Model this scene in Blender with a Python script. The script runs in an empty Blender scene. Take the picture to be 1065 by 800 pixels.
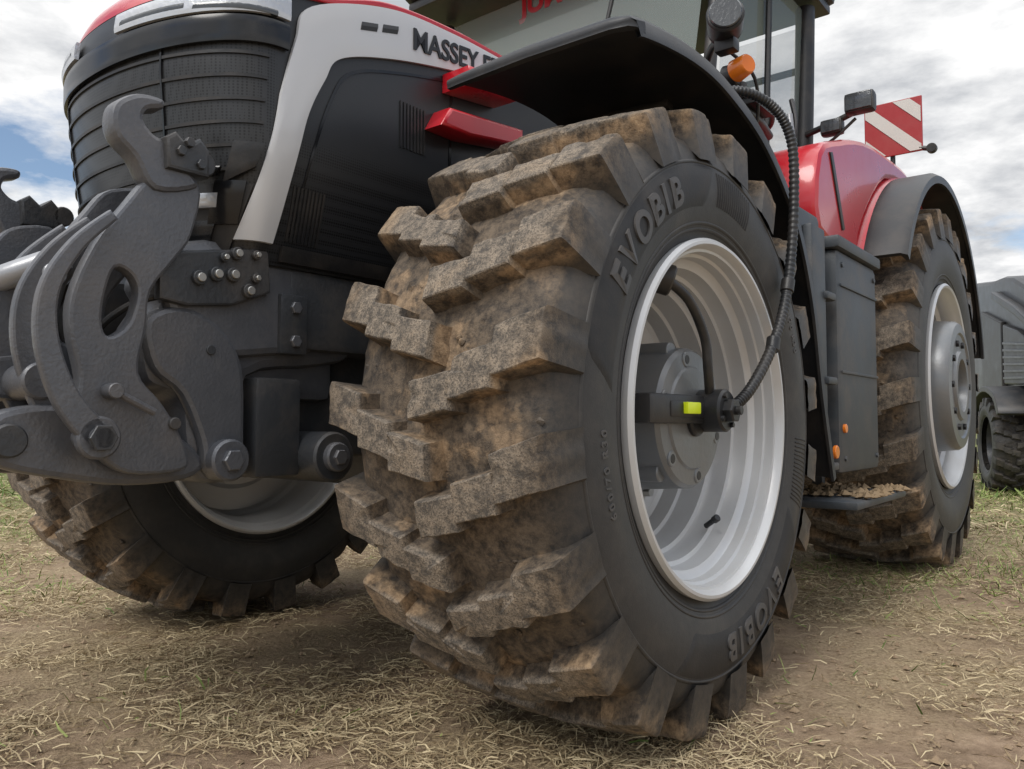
import bpy, math, random
import numpy as np
from mathutils import Vector, Matrix, noise
random.seed(7); np.random.seed(7)
S=bpy.context.scene
TH=math.radians(2.8)
AZ=math.radians(38.5)
# ---------------------------------------------------------------- materials
def nn(nt,t,**k):
    n=nt.nodes.new(t)
    for a,b in k.items(): setattr(n,a,b)
    return n
def base(name):
    m=bpy.data.materials.new(name); m.use_nodes=True
    nt=m.node_tree; nt.nodes.clear()
    o=nn(nt,'ShaderNodeOutputMaterial'); p=nn(nt,'ShaderNodeBsdfPrincipled')
    nt.links.new(p.outputs[0],o.inputs[0])
    return m,nt,p
def c4(c): return (c[0],c[1],c[2],1)
def noise_n(nt,scale,detail=4,rough=.55,vec=None):
    n=nn(nt,'ShaderNodeTexNoise'); n.inputs['Scale'].default_value=scale; n.inputs['Detail'].default_value=detail; n.inputs['Roughness'].default_value=rough
    if vec is None:
        tc=nn(nt,'ShaderNodeTexCoord'); vec=tc.outputs['Object']
    nt.links.new(vec,n.inputs['Vector']); return n.outputs['Fac']
def ramp(nt,fac,a,b,ca=(0,0,0),cb=(1,1,1)):
    r=nn(nt,'ShaderNodeValToRGB'); r.color_ramp.elements[0].position=a; r.color_ramp.elements[1].position=b
    r.color_ramp.elements[0].color=c4(ca); r.color_ramp.elements[1].color=c4(cb)
    nt.links.new(fac,r.inputs[0]); return r.outputs[0]
def mix(nt,f,a,b):
    n=nn(nt,'ShaderNodeMix',data_type='RGBA')
    if isinstance(f,(int,float)): n.inputs[0].default_value=f
    else: nt.links.new(f,n.inputs[0])
    for i,x in ((6,a),(7,b)):
        if isinstance(x,tuple): n.inputs[i].default_value=c4(x)
        else: nt.links.new(x,n.inputs[i])
    return n.outputs[2]
def mth(nt,op,a,b=None,c=None):
    n=nn(nt,'ShaderNodeMath',operation=op)
    for i,x in enumerate((a,b,c)):
        if x is None: continue
        if isinstance(x,(int,float)): n.inputs[i].default_value=x
        else: nt.links.new(x,n.inputs[i])
    return n.outputs[0]
def bump(nt,p,h,strength,dist):
    b=nn(nt,'ShaderNodeBump'); b.inputs['Strength'].default_value=strength; b.inputs['Distance'].default_value=dist
    nt.links.new(h,b.inputs['Height']); nt.links.new(b.outputs[0],p.inputs['Normal'])
def paint(name,col,rough=.4,metal=0,dust=(.25,.2,.15),dusta=.12,sc=6,bmp=.15,bs=60,coat=0,spec=.5,var=.88):
    m,nt,p=base(name)
    f=noise_n(nt,sc,5,.65)
    d=ramp(nt,f,.45,.75)
    c1=tuple(x*var for x in col)
    cc=mix(nt,noise_n(nt,sc*4,3),c1,col)
    fac=mth(nt,'MULTIPLY',d,dusta)
    nt.links.new(mix(nt,fac,cc,dust),p.inputs['Base Color'])
    r=mth(nt,'MULTIPLY_ADD',f,.25,rough-.12); nt.links.new(r,p.inputs['Roughness'])
    p.inputs['Metallic'].default_value=metal
    p.inputs['Coat Weight'].default_value=coat; p.inputs['Coat Roughness'].default_value=.08
    p.inputs['Specular IOR Level'].default_value=spec
    if bmp: bump(nt,p,noise_n(nt,bs,3),bmp,.004)
    return m
CAST=paint('cast_grey',(.13,.137,.153),.36,.3,dusta=.22,bmp=.3,bs=110,var=.75)
CAST2=paint('cast_dark',(.05,.054,.06),.42,.2,dusta=.25,bmp=.35,bs=80)
CASTL=paint('tube_light_grey',(.34,.35,.37),.33,.3,dusta=.15,bmp=.1,bs=70)
BLK=paint('black_plastic',(.014,.015,.017),.42,0,dusta=.15,bmp=.12,bs=150)
GLB=paint('gloss_black',(.008,.009,.011),.2,0,dusta=.05,bmp=0)
FEND=paint('fender_plastic',(.018,.02,.024),.5,0,dusta=.12,bmp=.1,bs=200)
RED=paint('red_paint',(.55,.008,.02),.3,0,dusta=.05,bmp=0,coat=.6)
SIL=paint('silver_paint',(.62,.63,.645),.34,.1,dusta=.04,bmp=0,coat=.4,var=.97,sc=2)
RIM=paint('rim_silver',(.62,.63,.64),.38,.25,dust=(.35,.3,.24),dusta=.3,sc=4,bmp=.05,bs=40)
HUB=paint('hub_cast',(.20,.21,.22),.36,.4,dusta=.25,bmp=.2,bs=60)
STEEL=paint('zinc_bolt',(.5,.5,.48),.35,.8,dusta=.1,bmp=0)
TANK=paint('tank_grey',(.045,.054,.064),.5,0,dusta=.25,bmp=.15,bs=120)
DARKB=paint('dark_body',(.020,.023,.028),.4,.1,dusta=.1,bmp=0,coat=.1)
ORG=paint('orange_lens',(.85,.22,.02),.2,0,dusta=.0,bmp=0,coat=.5)
YEL=paint('yellow_reflector',(.75,.9,.02),.35,0,dusta=.0,bmp=0)
WHT=paint('white_sheet',(.66,.64,.60),.4,0,dusta=.1,bmp=0)
SRED=paint('sign_red',(.38,.03,.035),.4,0,dusta=.1,bmp=0)
TXT=paint('letter_dark',(.01,.01,.012),.4,0,dusta=0,bmp=0)
LENS=paint('lamp_lens',(.60,.62,.65),.2,.4,dusta=0,bmp=.4,bs=60)
DLENS=paint('dark_lens',(.06,.065,.07),.2,.3,dusta=0,bmp=.4,bs=60,coat=.8)
LTXT=paint('tyre_letter',(.065,.065,.067),.5,0,dusta=.2,bmp=0)
def perf():
    m,nt,p=base('perforated_black')
    tc=nn(nt,'ShaderNodeTexCoord'); v=nn(nt,'ShaderNodeTexVoronoi'); v.inputs['Scale'].default_value=130; v.inputs['Randomness'].default_value=.05
    nt.links.new(tc.outputs['Object'],v.inputs['Vector'])
    f=ramp(nt,v.outputs['Distance'],.30,.42,(.003,.003,.003),(.024,.025,.027))
    nt.links.new(f,p.inputs['Base Color']); p.inputs['Roughness'].default_value=.34
    return m
PERF=perf()
def glass(name,col,alpha):
    m,nt,p=base(name)
    p.inputs['Base Color'].default_value=c4(col); p.inputs['Roughness'].default_value=.04
    p.inputs['Alpha'].default_value=alpha; p.inputs['Specular IOR Level'].default_value=.9
    return m
GLS=glass('window_glass',(.40,.49,.47),.34)  # glass tint, lightened to put sky and cloud reflections into the colour
def tyre_mat(name,R,mud=1.0):
    m,nt,p=base(name)
    tc=nn(nt,'ShaderNodeTexCoord'); ob=tc.outputs['Object']
    sx=nn(nt,'ShaderNodeSeparateXYZ'); nt.links.new(ob,sx.inputs[0])
    r=mth(nt,'SQRT',mth(nt,'ADD',mth(nt,'MULTIPLY',sx.outputs[1],sx.outputs[1]),mth(nt,'MULTIPLY',sx.outputs[2],sx.outputs[2])))
    r=mth(nt,'DIVIDE',r,R)
    ax=mth(nt,'ABSOLUTE',sx.outputs[0])
    tread=mth(nt,'MULTIPLY',ramp(nt,r,.88,.94),ramp(nt,ax,.295*R/.825,.316*R/.825,(1,1,1),(0,0,0)))
    n1=noise_n(nt,5/R,5,.6,ob); n2=noise_n(nt,38,6,.75,ob); n3=noise_n(nt,230,3,.7,ob)
    rub=mix(nt,n2,(.020,.020,.021),(.05,.049,.048))
    sd=mix(nt,mth(nt,'MULTIPLY',ramp(nt,n1,.48,.72),.35),rub,(.12,.105,.085))
    sd=mix(nt,mth(nt,'MULTIPLY',mth(nt,'MULTIPLY',ramp(nt,r,.80,.95),ramp(nt,n2,.35,.6)),.6*mud),sd,(.15,.115,.08))
    top=ramp(nt,r,.968,.984)
    dust=mix(nt,ramp(nt,n2,.40,.60),(.050,.038,.028),(.17,.128,.088))  # groove dust, darkened so the shade between lugs is in the colour
    clay=mix(nt,ramp(nt,n2,.36,.62),(.12,.080,.048),(.43,.30,.18))
    gm=mix(nt,ramp(nt,n1,.50,.57),dust,clay)
    tm=mix(nt,ramp(nt,n2,.40,.60),(.105,.090,.074),(.30,.245,.185))
    tm=mix(nt,mth(nt,'MULTIPLY',ramp(nt,n1,.54,.66),.4),tm,(.36,.265,.17))
    tm=mix(nt,mth(nt,'MULTIPLY',ramp(nt,n3,.50,.57),.7),tm,(.055,.048,.042))
    td=mix(nt,top,gm,tm)
    f=mth(nt,'MULTIPLY',tread,mth(nt,'MULTIPLY',ramp(nt,n2,.18,.40),mud))
    nt.links.new(mix(nt,f,sd,td),p.inputs['Base Color'])
    nt.links.new(mth(nt,'MULTIPLY_ADD',f,.3,.55),p.inputs['Roughness'])
    h=mth(nt,'ADD',mth(nt,'MULTIPLY',n2,mth(nt,'MULTIPLY_ADD',f,.45,.1)),mth(nt,'MULTIPLY',n3,mth(nt,'MULTIPLY_ADD',f,.45,.08)))
    bump(nt,p,h,.65,.008)
    return m
# ---------------------------------------------------------------- mesh helpers
class M:
    def __init__(s): s.v=[];s.f=[];s.m=[]
    def add(s,vs,fs,mi=0):
        o=len(s.v); s.v+= [tuple(v) for v in vs]
        for f in fs: s.f.append([i+o for i in f]); s.m.append(mi)
    def obj(s,name,mats,parent=None,smooth=False,loc=(0,0,0),rot=(0,0,0),angle=None):
        me=bpy.data.meshes.new(name); me.from_pydata(s.v,[],s.f)
        if not isinstance(mats,(list,tuple)): mats=[mats]
        for k in mats: me.materials.append(k)
        me.polygons.foreach_set('material_index',s.m)
        me.validate(); me.update()
        return link(me,name,parent,smooth,loc,rot,angle)
def link(me,name,parent,smooth=False,loc=(0,0,0),rot=(0,0,0),angle=None):
    if angle is not None:
        me.polygons.foreach_set('use_smooth',[True]*len(me.polygons))
        try: me.set_sharp_from_angle(angle=math.radians(angle))
        except Exception: pass
    else: me.polygons.foreach_set('use_smooth',[smooth]*len(me.polygons))
    o=bpy.data.objects.new(name,me); S.collection.objects.link(o)
    o.location=loc;o.rotation_euler=rot
    if parent: o.parent=parent
    return o
def empty(name,loc=(0,0,0),rz=0,parent=None):
    e=bpy.data.objects.new(name,None); S.collection.objects.link(e); e.location=loc; e.rotation_euler=(0,0,rz); e.empty_display_size=.1
    if parent: e.parent=parent
    return e
def revolve(prof,seg=96,jit=None):
    vs=[];fs=[]
    n=len(prof)
    for i in range(seg):
        a=2*math.pi*i/seg
        for x,r in prof:
            rr=r
            if jit: rr=jit(x,r,a)
            vs.append((x,-rr*math.cos(a),rr*math.sin(a)))
    for i in range(seg):
        j=(i+1)%seg
        for k in range(n-1):
            fs.append((i*n+k,i*n+k+1,j*n+k+1,j*n+k))
    return vs,fs
def frame(d):
    d=d.normalized(); a=Vector((0,0,1)) if abs(d.z)<.9 else Vector((1,0,0))
    u=d.cross(a).normalized(); return u,d.cross(u).normalized()
def cyl(m,p0,p1,r,mi=0,seg=24,r1=None,ch=None):
    p0=Vector(p0);p1=Vector(p1);d=p1-p0;u,w=frame(d); r1=r if r1 is None else r1
    L=d.length; dn=d.normalized(); ch=min(.12*min(r,r1),L*.2,.006) if ch is None else ch
    rings=[(0,max(r-ch,1e-4)),(ch,r),(L-ch,r1),(L,max(r1-ch,1e-4))]
    vs=[]
    for t,rr in rings:
        for i in range(seg):
            a=2*math.pi*i/seg; vs.append(p0+dn*t+u*rr*math.cos(a)+w*rr*math.sin(a))
    fs=[]
    for k in range(3):
        for i in range(seg):
            j=(i+1)%seg; fs.append((k*seg+i,k*seg+j,(k+1)*seg+j,(k+1)*seg+i))
    fs.append(tuple(range(seg))[::-1]); fs.append(tuple(3*seg+i for i in range(seg)))
    m.add(vs,fs,mi)
def tube(m,pts,r,mi=0,seg=12,n=None,smooth=True,rf=None):
    pts=[Vector(p) for p in pts]
    if smooth and len(pts)>2: pts=catmull(pts,n or 8)
    vs=[];fs=[]
    t=(pts[1]-pts[0]).normalized(); u,w=frame(t)
    for i,p in enumerate(pts):
        a=pts[max(i-1,0)];b=pts[min(i+1,len(pts)-1)]; t=(b-a).normalized()
        u=(u-t*u.dot(t)).normalized(); w=t.cross(u)
        rr=r if rf is None else rf(i)
        for k in range(seg):
            an=2*math.pi*k/seg; vs.append(p+u*rr*math.cos(an)+w*rr*math.sin(an))
    for i in range(len(pts)-1):
        for k in range(seg):
            j=(k+1)%seg; fs.append((i*seg+k,i*seg+j,(i+1)*seg+j,(i+1)*seg+k))
    fs.append(tuple(range(seg))[::-1]); fs.append(tuple((len(pts)-1)*seg+i for i in range(seg)))
    m.add(vs,fs,mi)
def catmull(p,n=8,closed=False):
    out=[];N=len(p)
    rng=range(N) if closed else range(N-1)
    for i in rng:
        if closed: a,b,c,d=p[(i-1)%N],p[i],p[(i+1)%N],p[(i+2)%N]
        else: a,b,c,d=p[max(i-1,0)],p[i],p[i+1],p[min(i+2,N-1)]
        for k in range(n):
            t=k/n
            out.append(.5*((2*b)+(c-a)*t+(2*a-5*b+4*c-d)*t*t+(3*b-a-3*c+d)*t**3))
    if not closed: out.append(p[-1])
    return out
def box(m,x0,x1,y0,y1,z0,z1,mi=0,b=.006,rot=None):
    b=min(b,abs(x1-x0)*.3,abs(y1-y0)*.3,abs(z1-z0)*.3)
    import bmesh
    bm=bmesh.new(); bmesh.ops.create_cube(bm,size=1)
    for v in bm.verts: v.co=Vector(((x0+x1)/2+v.co.x*(x1-x0),(y0+y1)/2+v.co.y*(y1-y0),(z0+z1)/2+v.co.z*(z1-z0)))
    bmesh.ops.bevel(bm,geom=bm.edges[:],offset=b,segments=2,affect='EDGES',profile=.6)
    if rot is not None: bmesh.ops.rotate(bm,cent=Vector(((x0+x1)/2,(y0+y1)/2,(z0+z1)/2)),matrix=rot,verts=bm.verts)
    bm.verts.index_update()
    m.add([v.co.copy() for v in bm.verts],[[v.index for v in f.verts] for f in bm.faces],mi); bm.free()
def plate(m,loops,x0,x1,mi=0,bev=.006,sm=0):
    """prism from (y,z) outlines (first outer, rest holes) between x0..x1"""
    cu=bpy.data.curves.new('tmp','CURVE'); cu.dimensions='2D'; cu.fill_mode='BOTH'
    h=abs(x1-x0)/2; bev=min(bev,h*.8); cu.extrude=h-bev; cu.bevel_depth=bev; cu.bevel_resolution=1; cu.offset=-bev
    for lp in loops:
        pts=[Vector((a,b,0)) for a,b in lp]
        if sm: pts=catmull(pts,sm,True)
        sp=cu.splines.new('POLY'); sp.points.add(len(pts)-1)
        for q,p in zip(sp.points,pts): q.co=(p.x,p.y,0,1)
        sp.use_cyclic_u=True
    o=bpy.data.objects.new('tmp',cu); S.collection.objects.link(o)
    bpy.context.view_layer.update()
    dg=bpy.context.evaluated_depsgraph_get()
    me=bpy.data.meshes.new_from_object(o.evaluated_get(dg))
    xc=(x0+x1)/2
    m.add([(xc+v.co.z,v.co.x,v.co.y) for v in me.vertices],[list(p.vertices) for p in me.polygons],mi)
    bpy.data.objects.remove(o); bpy.data.curves.remove(cu); bpy.data.meshes.remove(me)
def circ(cy,cz,r,n=20): return [(cy+r*math.cos(2*math.pi*i/n),cz+r*math.sin(2*math.pi*i/n)) for i in range(n)]
def text_mesh(ch,size,ext,bold=.018):
    t=bpy.data.curves.new('t','FONT'); t.body=ch; t.size=size; t.extrude=ext; t.align_x='CENTER'; t.offset=size*bold
    o=bpy.data.objects.new('t',t); S.collection.objects.link(o); bpy.context.view_layer.update()
    me=bpy.data.meshes.new_from_object(o.evaluated_get(bpy.context.evaluated_depsgraph_get()))
    vs=[v.co.copy() for v in me.vertices]; fs=[list(p.vertices) for p in me.polygons]
    bpy.data.objects.remove(o); bpy.data.curves.remove(t); bpy.data.meshes.remove(me)
    return vs,fs
PANEL=paint('tyre_panel',(.016,.016,.017),.6,0,dust=(.08,.07,.06),dusta=.4,sc=9,bmp=.15,bs=150)
# ---------------------------------------------------------------- tyre
def tyre(parent,cx,cz,R,W,rr,nl,side,name,cy=0,letters=True,rot0=0,mud=1.0):
    k=R/.825; wk=W/.62
    e=empty(name,(cx,cy,cz),0,parent)
    mat=tyre_mat(name+'_rubber',R,mud)
    half=[(0,.769),(.08,.768),(.15,.764),(.22,.754),(.262,.740),(.288,.717),(.305,.683),(.315,.64),(.318,.60),(.314,.565),(.306,.53),(.296,.50),(.288,.485),(.284,.472)]
    s=(R-rr)/(.825-.47)
    fr=lambda r: rr+(r-.47)*s
    half=[(x*wk,fr(r)) for x,r in half]
    hp=[Vector((a,b,0)) for a,b in half]; hp=[(p.x,p.y) for p in catmull(hp,3)]
    prof=[(-x,r) for x,r in hp[::-1]]+hp[1:]
    def jit(x,r,a):
        if r>fr(.73): return r+.009*noise.noise(Vector((x*11,math.cos(a)*9*k,math.sin(a)*9*k)))*1.2+.006*noise.noise(Vector((x*40,math.cos(a)*30,math.sin(a)*30)))
        return r
    m=M(); vs,fs=revolve(prof,300,jit); m.add(vs,fs)
    m2=M()
    def px(r):
        for (x0,r0),(x1,r1) in zip(hp,hp[1:]):
            if (r0-r)*(r1-r)<=0 and r0!=r1: return x0+(x1-x0)*(r-r0)/(r1-r0)
        return hp[-1][0]
    def pr(x):
        x=abs(x)
        for (x0,r0),(x1,r1) in zip(hp,hp[1:]):
            if x0<=x<=x1 and x1>x0: return r0+(r1-r0)*(x-x0)/(x1-x0)
        return fr(.70)
    for rc in (.497,.512,.668):
        r=fr(rc); pr_=[]
        for da in range(9):
            a=math.pi*da/8; dr=-.005*math.cos(a); pr_.append((px(r+dr)-.001+.004*math.sin(a),r+dr))
        for sg in (1,-1):
            vs,fs=revolve([(sg*x,q) for x,q in pr_],160); m.add(vs,fs)
    pit=2*math.pi/nl; ps=pit*R
    q=ps/.259
    blocks=[([(-.022,-.056),(.090,-.035),(.090,.046),(-.022,.025)],0),
            ([(.085,-.016),(.192,.010),(.192,.098),(.085,.068)],.0015),
            ([(.187,.030),(.306,.062),(.306,.172),(.187,.134)],.0035)]
    def topr(x): return R-.020*k*(abs(x)/(.31*wk))**2
    def P(x,sx,r,th0,sg):
        a=th0+sx/R; return Vector((sg*x,-r*math.cos(a),r*math.sin(a)))
    for i in range(nl):
        for sg in (1,-1):
            th0=rot0+i*pit+(pit/2 if sg<0 else 0)
            for bi,(qd,dh) in enumerate(blocks):
                N=8
                cs=[(x*wk+random.uniform(-.002,.002),sx*q+random.uniform(-.003,.003)) for x,sx in qd]
                mx=sum(c[0] for c in cs)/4; ms=sum(c[1] for c in cs)/4
                ol=[]
                for a in range(4):
                    x0,s0=cs[a];x1,s1=cs[(a+1)%4]
                    for t in range(N): ol.append((x0+(x1-x0)*t/N,s0+(s1-s0)*t/N))
                hx=max(abs(c[0]-mx) for c in cs); hs=max(abs(c[1]-ms) for c in cs)
                def off(o,d): return [(mx+(x-mx)*(1+d/hx),ms+(sx-ms)*(1+d/hs)) for x,sx in o]
                sd_=Vector((i*3.1,sg*5.0,bi*7.0))
                wob=[.0030*noise.noise(sd_+Vector((x*30,sx*30,0))) for x,sx in ol]
                chip=random.randrange(len(ol)) if random.random()<.6 else None
                rings=[]
                outer= bi==2
                for ri,(d,hf) in enumerate(((.009,0),(.004,.35),(0.0,.88),(-.0015,.962),(-.005,1.0))):
                    ring=[]
                    for j,(x,sx) in enumerate(off(ol,d)):
                        rt=topr(x)-dh; rb=pr(min(abs(x),.30*wk))-.006
                        if outer:
                            u=max(0,(x-.262*wk)/(.04*wk)); u=min(u,1)
                            rb=rb+(fr(.672)-rb)*u
                            xo=.3195*wk if hf==0 else (x+ (.318*wk-x)*(1-hf)*u)
                            xx=x+(xo-x)*u
                        else: xx=x
                        w_=wob[j]
                        if chip is not None and ri>=2 and min((j-chip)%len(ol),(chip-j)%len(ol))<2: rt-=.004; w_-=.002
                        r=rb+(rt-rb)*hf+w_*hf*.6
                        ring.append(P(xx+w_*(1 if x>mx else -1),sx+w_*(1 if sx>ms else -1),r,th0,sg))
                    rings.append(ring)
                vs=[p for r_ in rings for p in r_]; n=len(ol); fs=[]
                for a in range(len(rings)-1):
                    for b in range(n):
                        c=(b+1)%n; f=(a*n+b,a*n+c,(a+1)*n+c,(a+1)*n+b); fs.append(f if sg>0 else f[::-1])
                cen=sum(rings[-1],Vector())/n
                cr=math.hypot(cen.y,cen.z); tgt=topr(mx)-dh+.001
                cen=Vector((cen.x,cen.y*tgt/cr,cen.z*tgt/cr))
                vs.append(cen); ci=len(vs)-1
                for b in range(n):
                    f=((len(rings)-1)*n+b,(len(rings)-1)*n+(b+1)%n,ci); fs.append(f if sg>0 else f[::-1])
                m2.add(vs,fs)
            for _ in range(7):
                x=random.uniform(.03,.27)*wk; sx=(.03+x*.38+random.uniform(.03,.12))*q; s_=random.uniform(.004,.014)
                vs=[];rr0=pr(x)-.003
                for (a,b,c) in ((1,0,0),(.6,.7,.1),(-.1,1,0),(-.8,.5,0),(-1,-.2,.1),(-.4,-.9,0),(.6,-.8,0),(0,0,1),(.3,.2,.85)):
                    vs.append(P(x+a*s_*random.uniform(.8,1.6),sx+b*s_*random.uniform(.8,1.6),rr0+c*s_*.6,th0,sg))
                m2.add(vs,[(0,1,8),(1,2,8),(2,3,7),(2,7,8),(3,4,7),(4,5,7),(5,6,7),(6,0,8),(6,8,7)])
    o=m.obj('carcass',mat,e,True)
    o2=m2.obj('tread_lugs',mat,e,angle=30)
    sd=1 if side>0 else -1
    if letters:
        mp=M()
        for (t0,t1) in ((8,84),(212,292)):
            rs=[fr(.550)+(fr(.662)-fr(.550))*j/6 for j in range(7)]
            n=60
            vs=[];fs=[]
            for i in range(n+1):
                for j,r in enumerate(rs):
                    a=math.radians(t0+(t1-t0)*i/n+(j-3)*1.1)
                    edge=0 if (i in(0,n) or j in (0,6)) else .0035
                    vs.append((sd*(px(r)+edge-.0005),-r*math.cos(a),r*math.sin(a)))
            for i in range(n):
                for j in range(6): fs.append((i*7+j,i*7+j+1,(i+1)*7+j+1,(i+1)*7+j) if sd>0 else ((i+1)*7+j,(i+1)*7+j+1,i*7+j+1,i*7+j))
            mp.add(vs,fs)
        for (t0,t1) in ((88,108),(186,206)):
            for t in np.arange(t0,t1,1.3):
                a=math.radians(t); c=[]
                for da in (0,.006,.012):
                    for j in range(6):
                        r=fr(.56)+(fr(.65)-fr(.56))*j/5
                        c.append((sd*(px(r)+(.003 if da==.006 else -.0005)),-r*math.cos(a+da),r*math.sin(a+da)))
                mp.add(c,[(x*6+j,x*6+j+1,(x+1)*6+j+1,(x+1)*6+j) for x in range(2) for j in range(5)])
        mp.obj('sidewall_panel',PANEL,e,True)
        ml=M()
        adv={'E':.80,'V':1.0,'O':1.1,'B':.92,'I':.5,'6':.9,'0':.9,'/':.6,'7':.8,'R':.9,'3':.9,' ':.5}
        for word,tc_,sz,rt in (('EVOBIB',47,.098,.570),('EVOBIB',250,.098,.570),('600/70 R30',-12,.030,.585),('600/70 R30',150,.030,.585)):
            rt=fr(rt); tot=sum(adv[c] for c in word); ang=0
            for i,ch in enumerate(word):
                mid=ang+adv[ch]/2; ang+=adv[ch]
                if ch==' ': continue
                a=math.radians(tc_)+(mid-tot/2)*sz*.80/rt
                vs,fs=text_mesh(ch,sz*k,.003 if sz>.05 else .0012,.03)
                rgt=Vector((0,math.sin(a),math.cos(a))); up=Vector((0,-math.cos(a),math.sin(a)))
                V=[]
                for v in vs:
                    p=up*rt+rgt*v.x*1.02+up*v.y; rr_=math.hypot(p.y,p.z)
                    V.append((sd*(px(rr_)+(.0045 if sz>.05 else .001)+v.z),p.y,p.z))
                ml.add(V,fs)
        ml.obj('sidewall_letters',LTXT,e)
    return e
# ---------------------------------------------------------------- tractor
O=Vector((-.473,2.927,0))
T=empty('tractor',O,-AZ)
def front_rim(e,sd):
    m=M()
    prof=[(.285,.472),(.303,.474),(.312,.466),(.312,.458),(.300,.450),(.290,.447),(.288,.440),(.262,.438),(.258,.430),(.232,.428),(.222,.418),(.218,.406),(.19,.404),(.176,.400),(.172,.388),(.13,.386),(.118,.380),(.114,.368),(.07,.366),(.05,.362),(.046,.350),(.0,.345),(-.012,.335),(-.02,.30),(-.035,.28),(-.04,.17),(-.04,0.0)]
    vs,fs=revolve([(sd*x,r) for x,r in prof],144); m.add(vs,fs)
    prof=[(-.285,.472),(-.303,.474),(-.312,.466),(-.312,.458),(-.300,.450),(-.272,.444),(-.262,.432),(-.235,.43),(-.20,.412),(-.10,.41),(-.085,.395),(-.055,.39),(-.05,.30),(-.062,.28),(-.065,0)]
    vs,fs=revolve([(sd*x,r) for x,r in prof],128); m.add(vs,fs)
    m.obj('rim',RIM,e,angle=30)
    h=M()
    hp=[(-.04,.255),(.0,.255),(.006,.245),(.01,.215),(.05,.208),(.055,.200),(.165,.194),(.215,.190),(.226,.180),(.228,.14),(.234,.135),(.236,.06),(.232,.0)]
    vs,fs=revolve([(sd*x,r) for x,r in hp],96); h.add(vs,fs)
    for i in range(12):
        a=2*math.pi*(i+.3)/12
        cyl(h,(sd*-.03,.285*math.cos(a),.285*math.sin(a)),(sd*.005,.285*math.cos(a),.285*math.sin(a)),.017,1,6)
    for i in range(6):
        a=2*math.pi*(i+.5)/6+.2
        y,z=.160*math.cos(a),.160*math.sin(a)
        cyl(h,(sd*.21,y,z),(sd*.2305,y,z),.022,0,20); cyl(h,(sd*.225,y,z),(sd*.2315,y,z),.013,2,16)
    for i in range(3):
        a=2*math.pi*i/3+1.9; y,z=.188*math.cos(a),.188*math.sin(a)
        cyl(h,(sd*.10,y,z),(sd*.20,y,z),.026,0,16)
    for a in (3.5,2.6): 
        y,z=.1955*math.cos(a),.1955*math.sin(a); cyl(h,(sd*.12,y*.98,z*.98),(sd*.12,y*1.012,z*1.012),.014,2,16)
    h.obj('hub',[HUB,STEEL,TXT],e,angle=35)
    b=M()
    cyl(b,(sd*-.25,0,0),(sd*-.06,0,0),.20,0,48); cyl(b,(sd*-.55,0,0),(sd*-.25,0,0),.13,0,32,r1=.17)
    b.obj('final_drive',CAST2,e,angle=35)
for sd,nm in ((1,'front_wheel'),(-1,'front_wheel_far')):
    e=tyre(T,1.0*sd,.815,.825,.62,.47,20,sd,nm,letters=True,rot0=.06)
    front_rim(e,sd)
for sd,nm in ((1,'rear_wheel'),(-1,'rear_wheel_far')):
    e=tyre(T,.97*sd,1.015,1.03,.70,.58,22,sd,nm,cy=3.13,letters=False,rot0=.1)
    m=M()
    prof=[(.325,.58),(.345,.585),(.355,.572),(.35,.56),(.32,.55),(.30,.535),(.25,.53),(.23,.51),(.10,.50),(.05,.47),(.04,.40),(.04,0)]
    vs,fs=revolve([(sd*x,r) for x,r in prof],128); m.add(vs,fs)
    prof=[(-.325,.58),(-.345,.585),(-.355,.572),(-.32,.55),(-.30,.535),(-.10,.50),(.0,.48),(.0,0)]
    vs,fs=revolve([(sd*x,r) for x,r in prof],96); m.add(vs,fs)
    m.obj('rim',RIM,e,angle=35)
    h=M()
    hp=[(.04,.40),(.20,.385),(.33,.37),(.38,.365),(.40,.35),(.405,.30),(.395,.29),(.395,.20),(.41,.19),(.41,.15),(.38,.14),(.28,.135),(.28,0)]
    vs,fs=revolve([(sd*x,r) for x,r in hp],96); h.add(vs,fs)
    for i in range(10):
        a=2*math.pi*i/10; y,z=.245*math.cos(a),.245*math.sin(a)
        cyl(h,(sd*.39,y,z),(sd*.41,y,z),.02,1,6)
    h.obj('hub_weight',[HUB,TXT],e,angle=35)
# ---- hood
def interp(pts,t):
    for (a,b),(c,d) in zip(pts,pts[1:]):
        if t<=c: return b+(d-b)*(t-a)/(c-a) if t>a else b
    return pts[-1][1]
def smc(pts,t,e=.05): return (interp(pts,t-e)+2*interp(pts,t)+interp(pts,t+e))/4
def hw(z): return .48 if z>1.55 else .48-.08*((1.55-z)/.35)**1.5
def ha(z): return .24-.07*max(0,(1.7-z)/.5)-.05*max(0,(z-1.8)/.2)**2
def hoodp(q,z,off=0):
    n=2.1
    tp=.04+.16*max(0,min(1.2,(1.85-z)/.6))
    def raw(q):
        if q>=0: return hw(z),-.8+q
        ph=-q*math.pi/2; f=1-tp*math.sin(ph)**2
        return hw(z)*f*max(0,math.cos(ph))**(2/n),-.8-ha(z)*math.sin(ph)**(2/n)
    sg=1
    if q<-1: q=-2-q; sg=-1
    x,y=raw(q)
    if off:
        if q<=-.995: nx,ny=0,-1
        else:
            a=raw(q-.004); b=raw(min(q+.004,3)); tx,ty=b[0]-a[0],b[1]-a[1]; l=math.hypot(tx,ty) or 1; nx,ny=ty/l,-tx/l
        x+=nx*off;y+=ny*off
    return Vector((sg*x,y,z))
ZT=[(-1,1.885),(-.3,1.885),(.08,1.925),(.36,2.02),(.64,2.05),(.98,2.06),(2,2.08)]
def zt(q): return smc(ZT,q if q>-1 else -2-q,.06)
qsm=[-2-(1.9) + 1.9*i/40 for i in range(40)]+[-2+2*i/80 for i in range(80)]+[1.9*i/40 for i in range(41)]
m=M(); nz=30; vs=[];fs=[]
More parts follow.
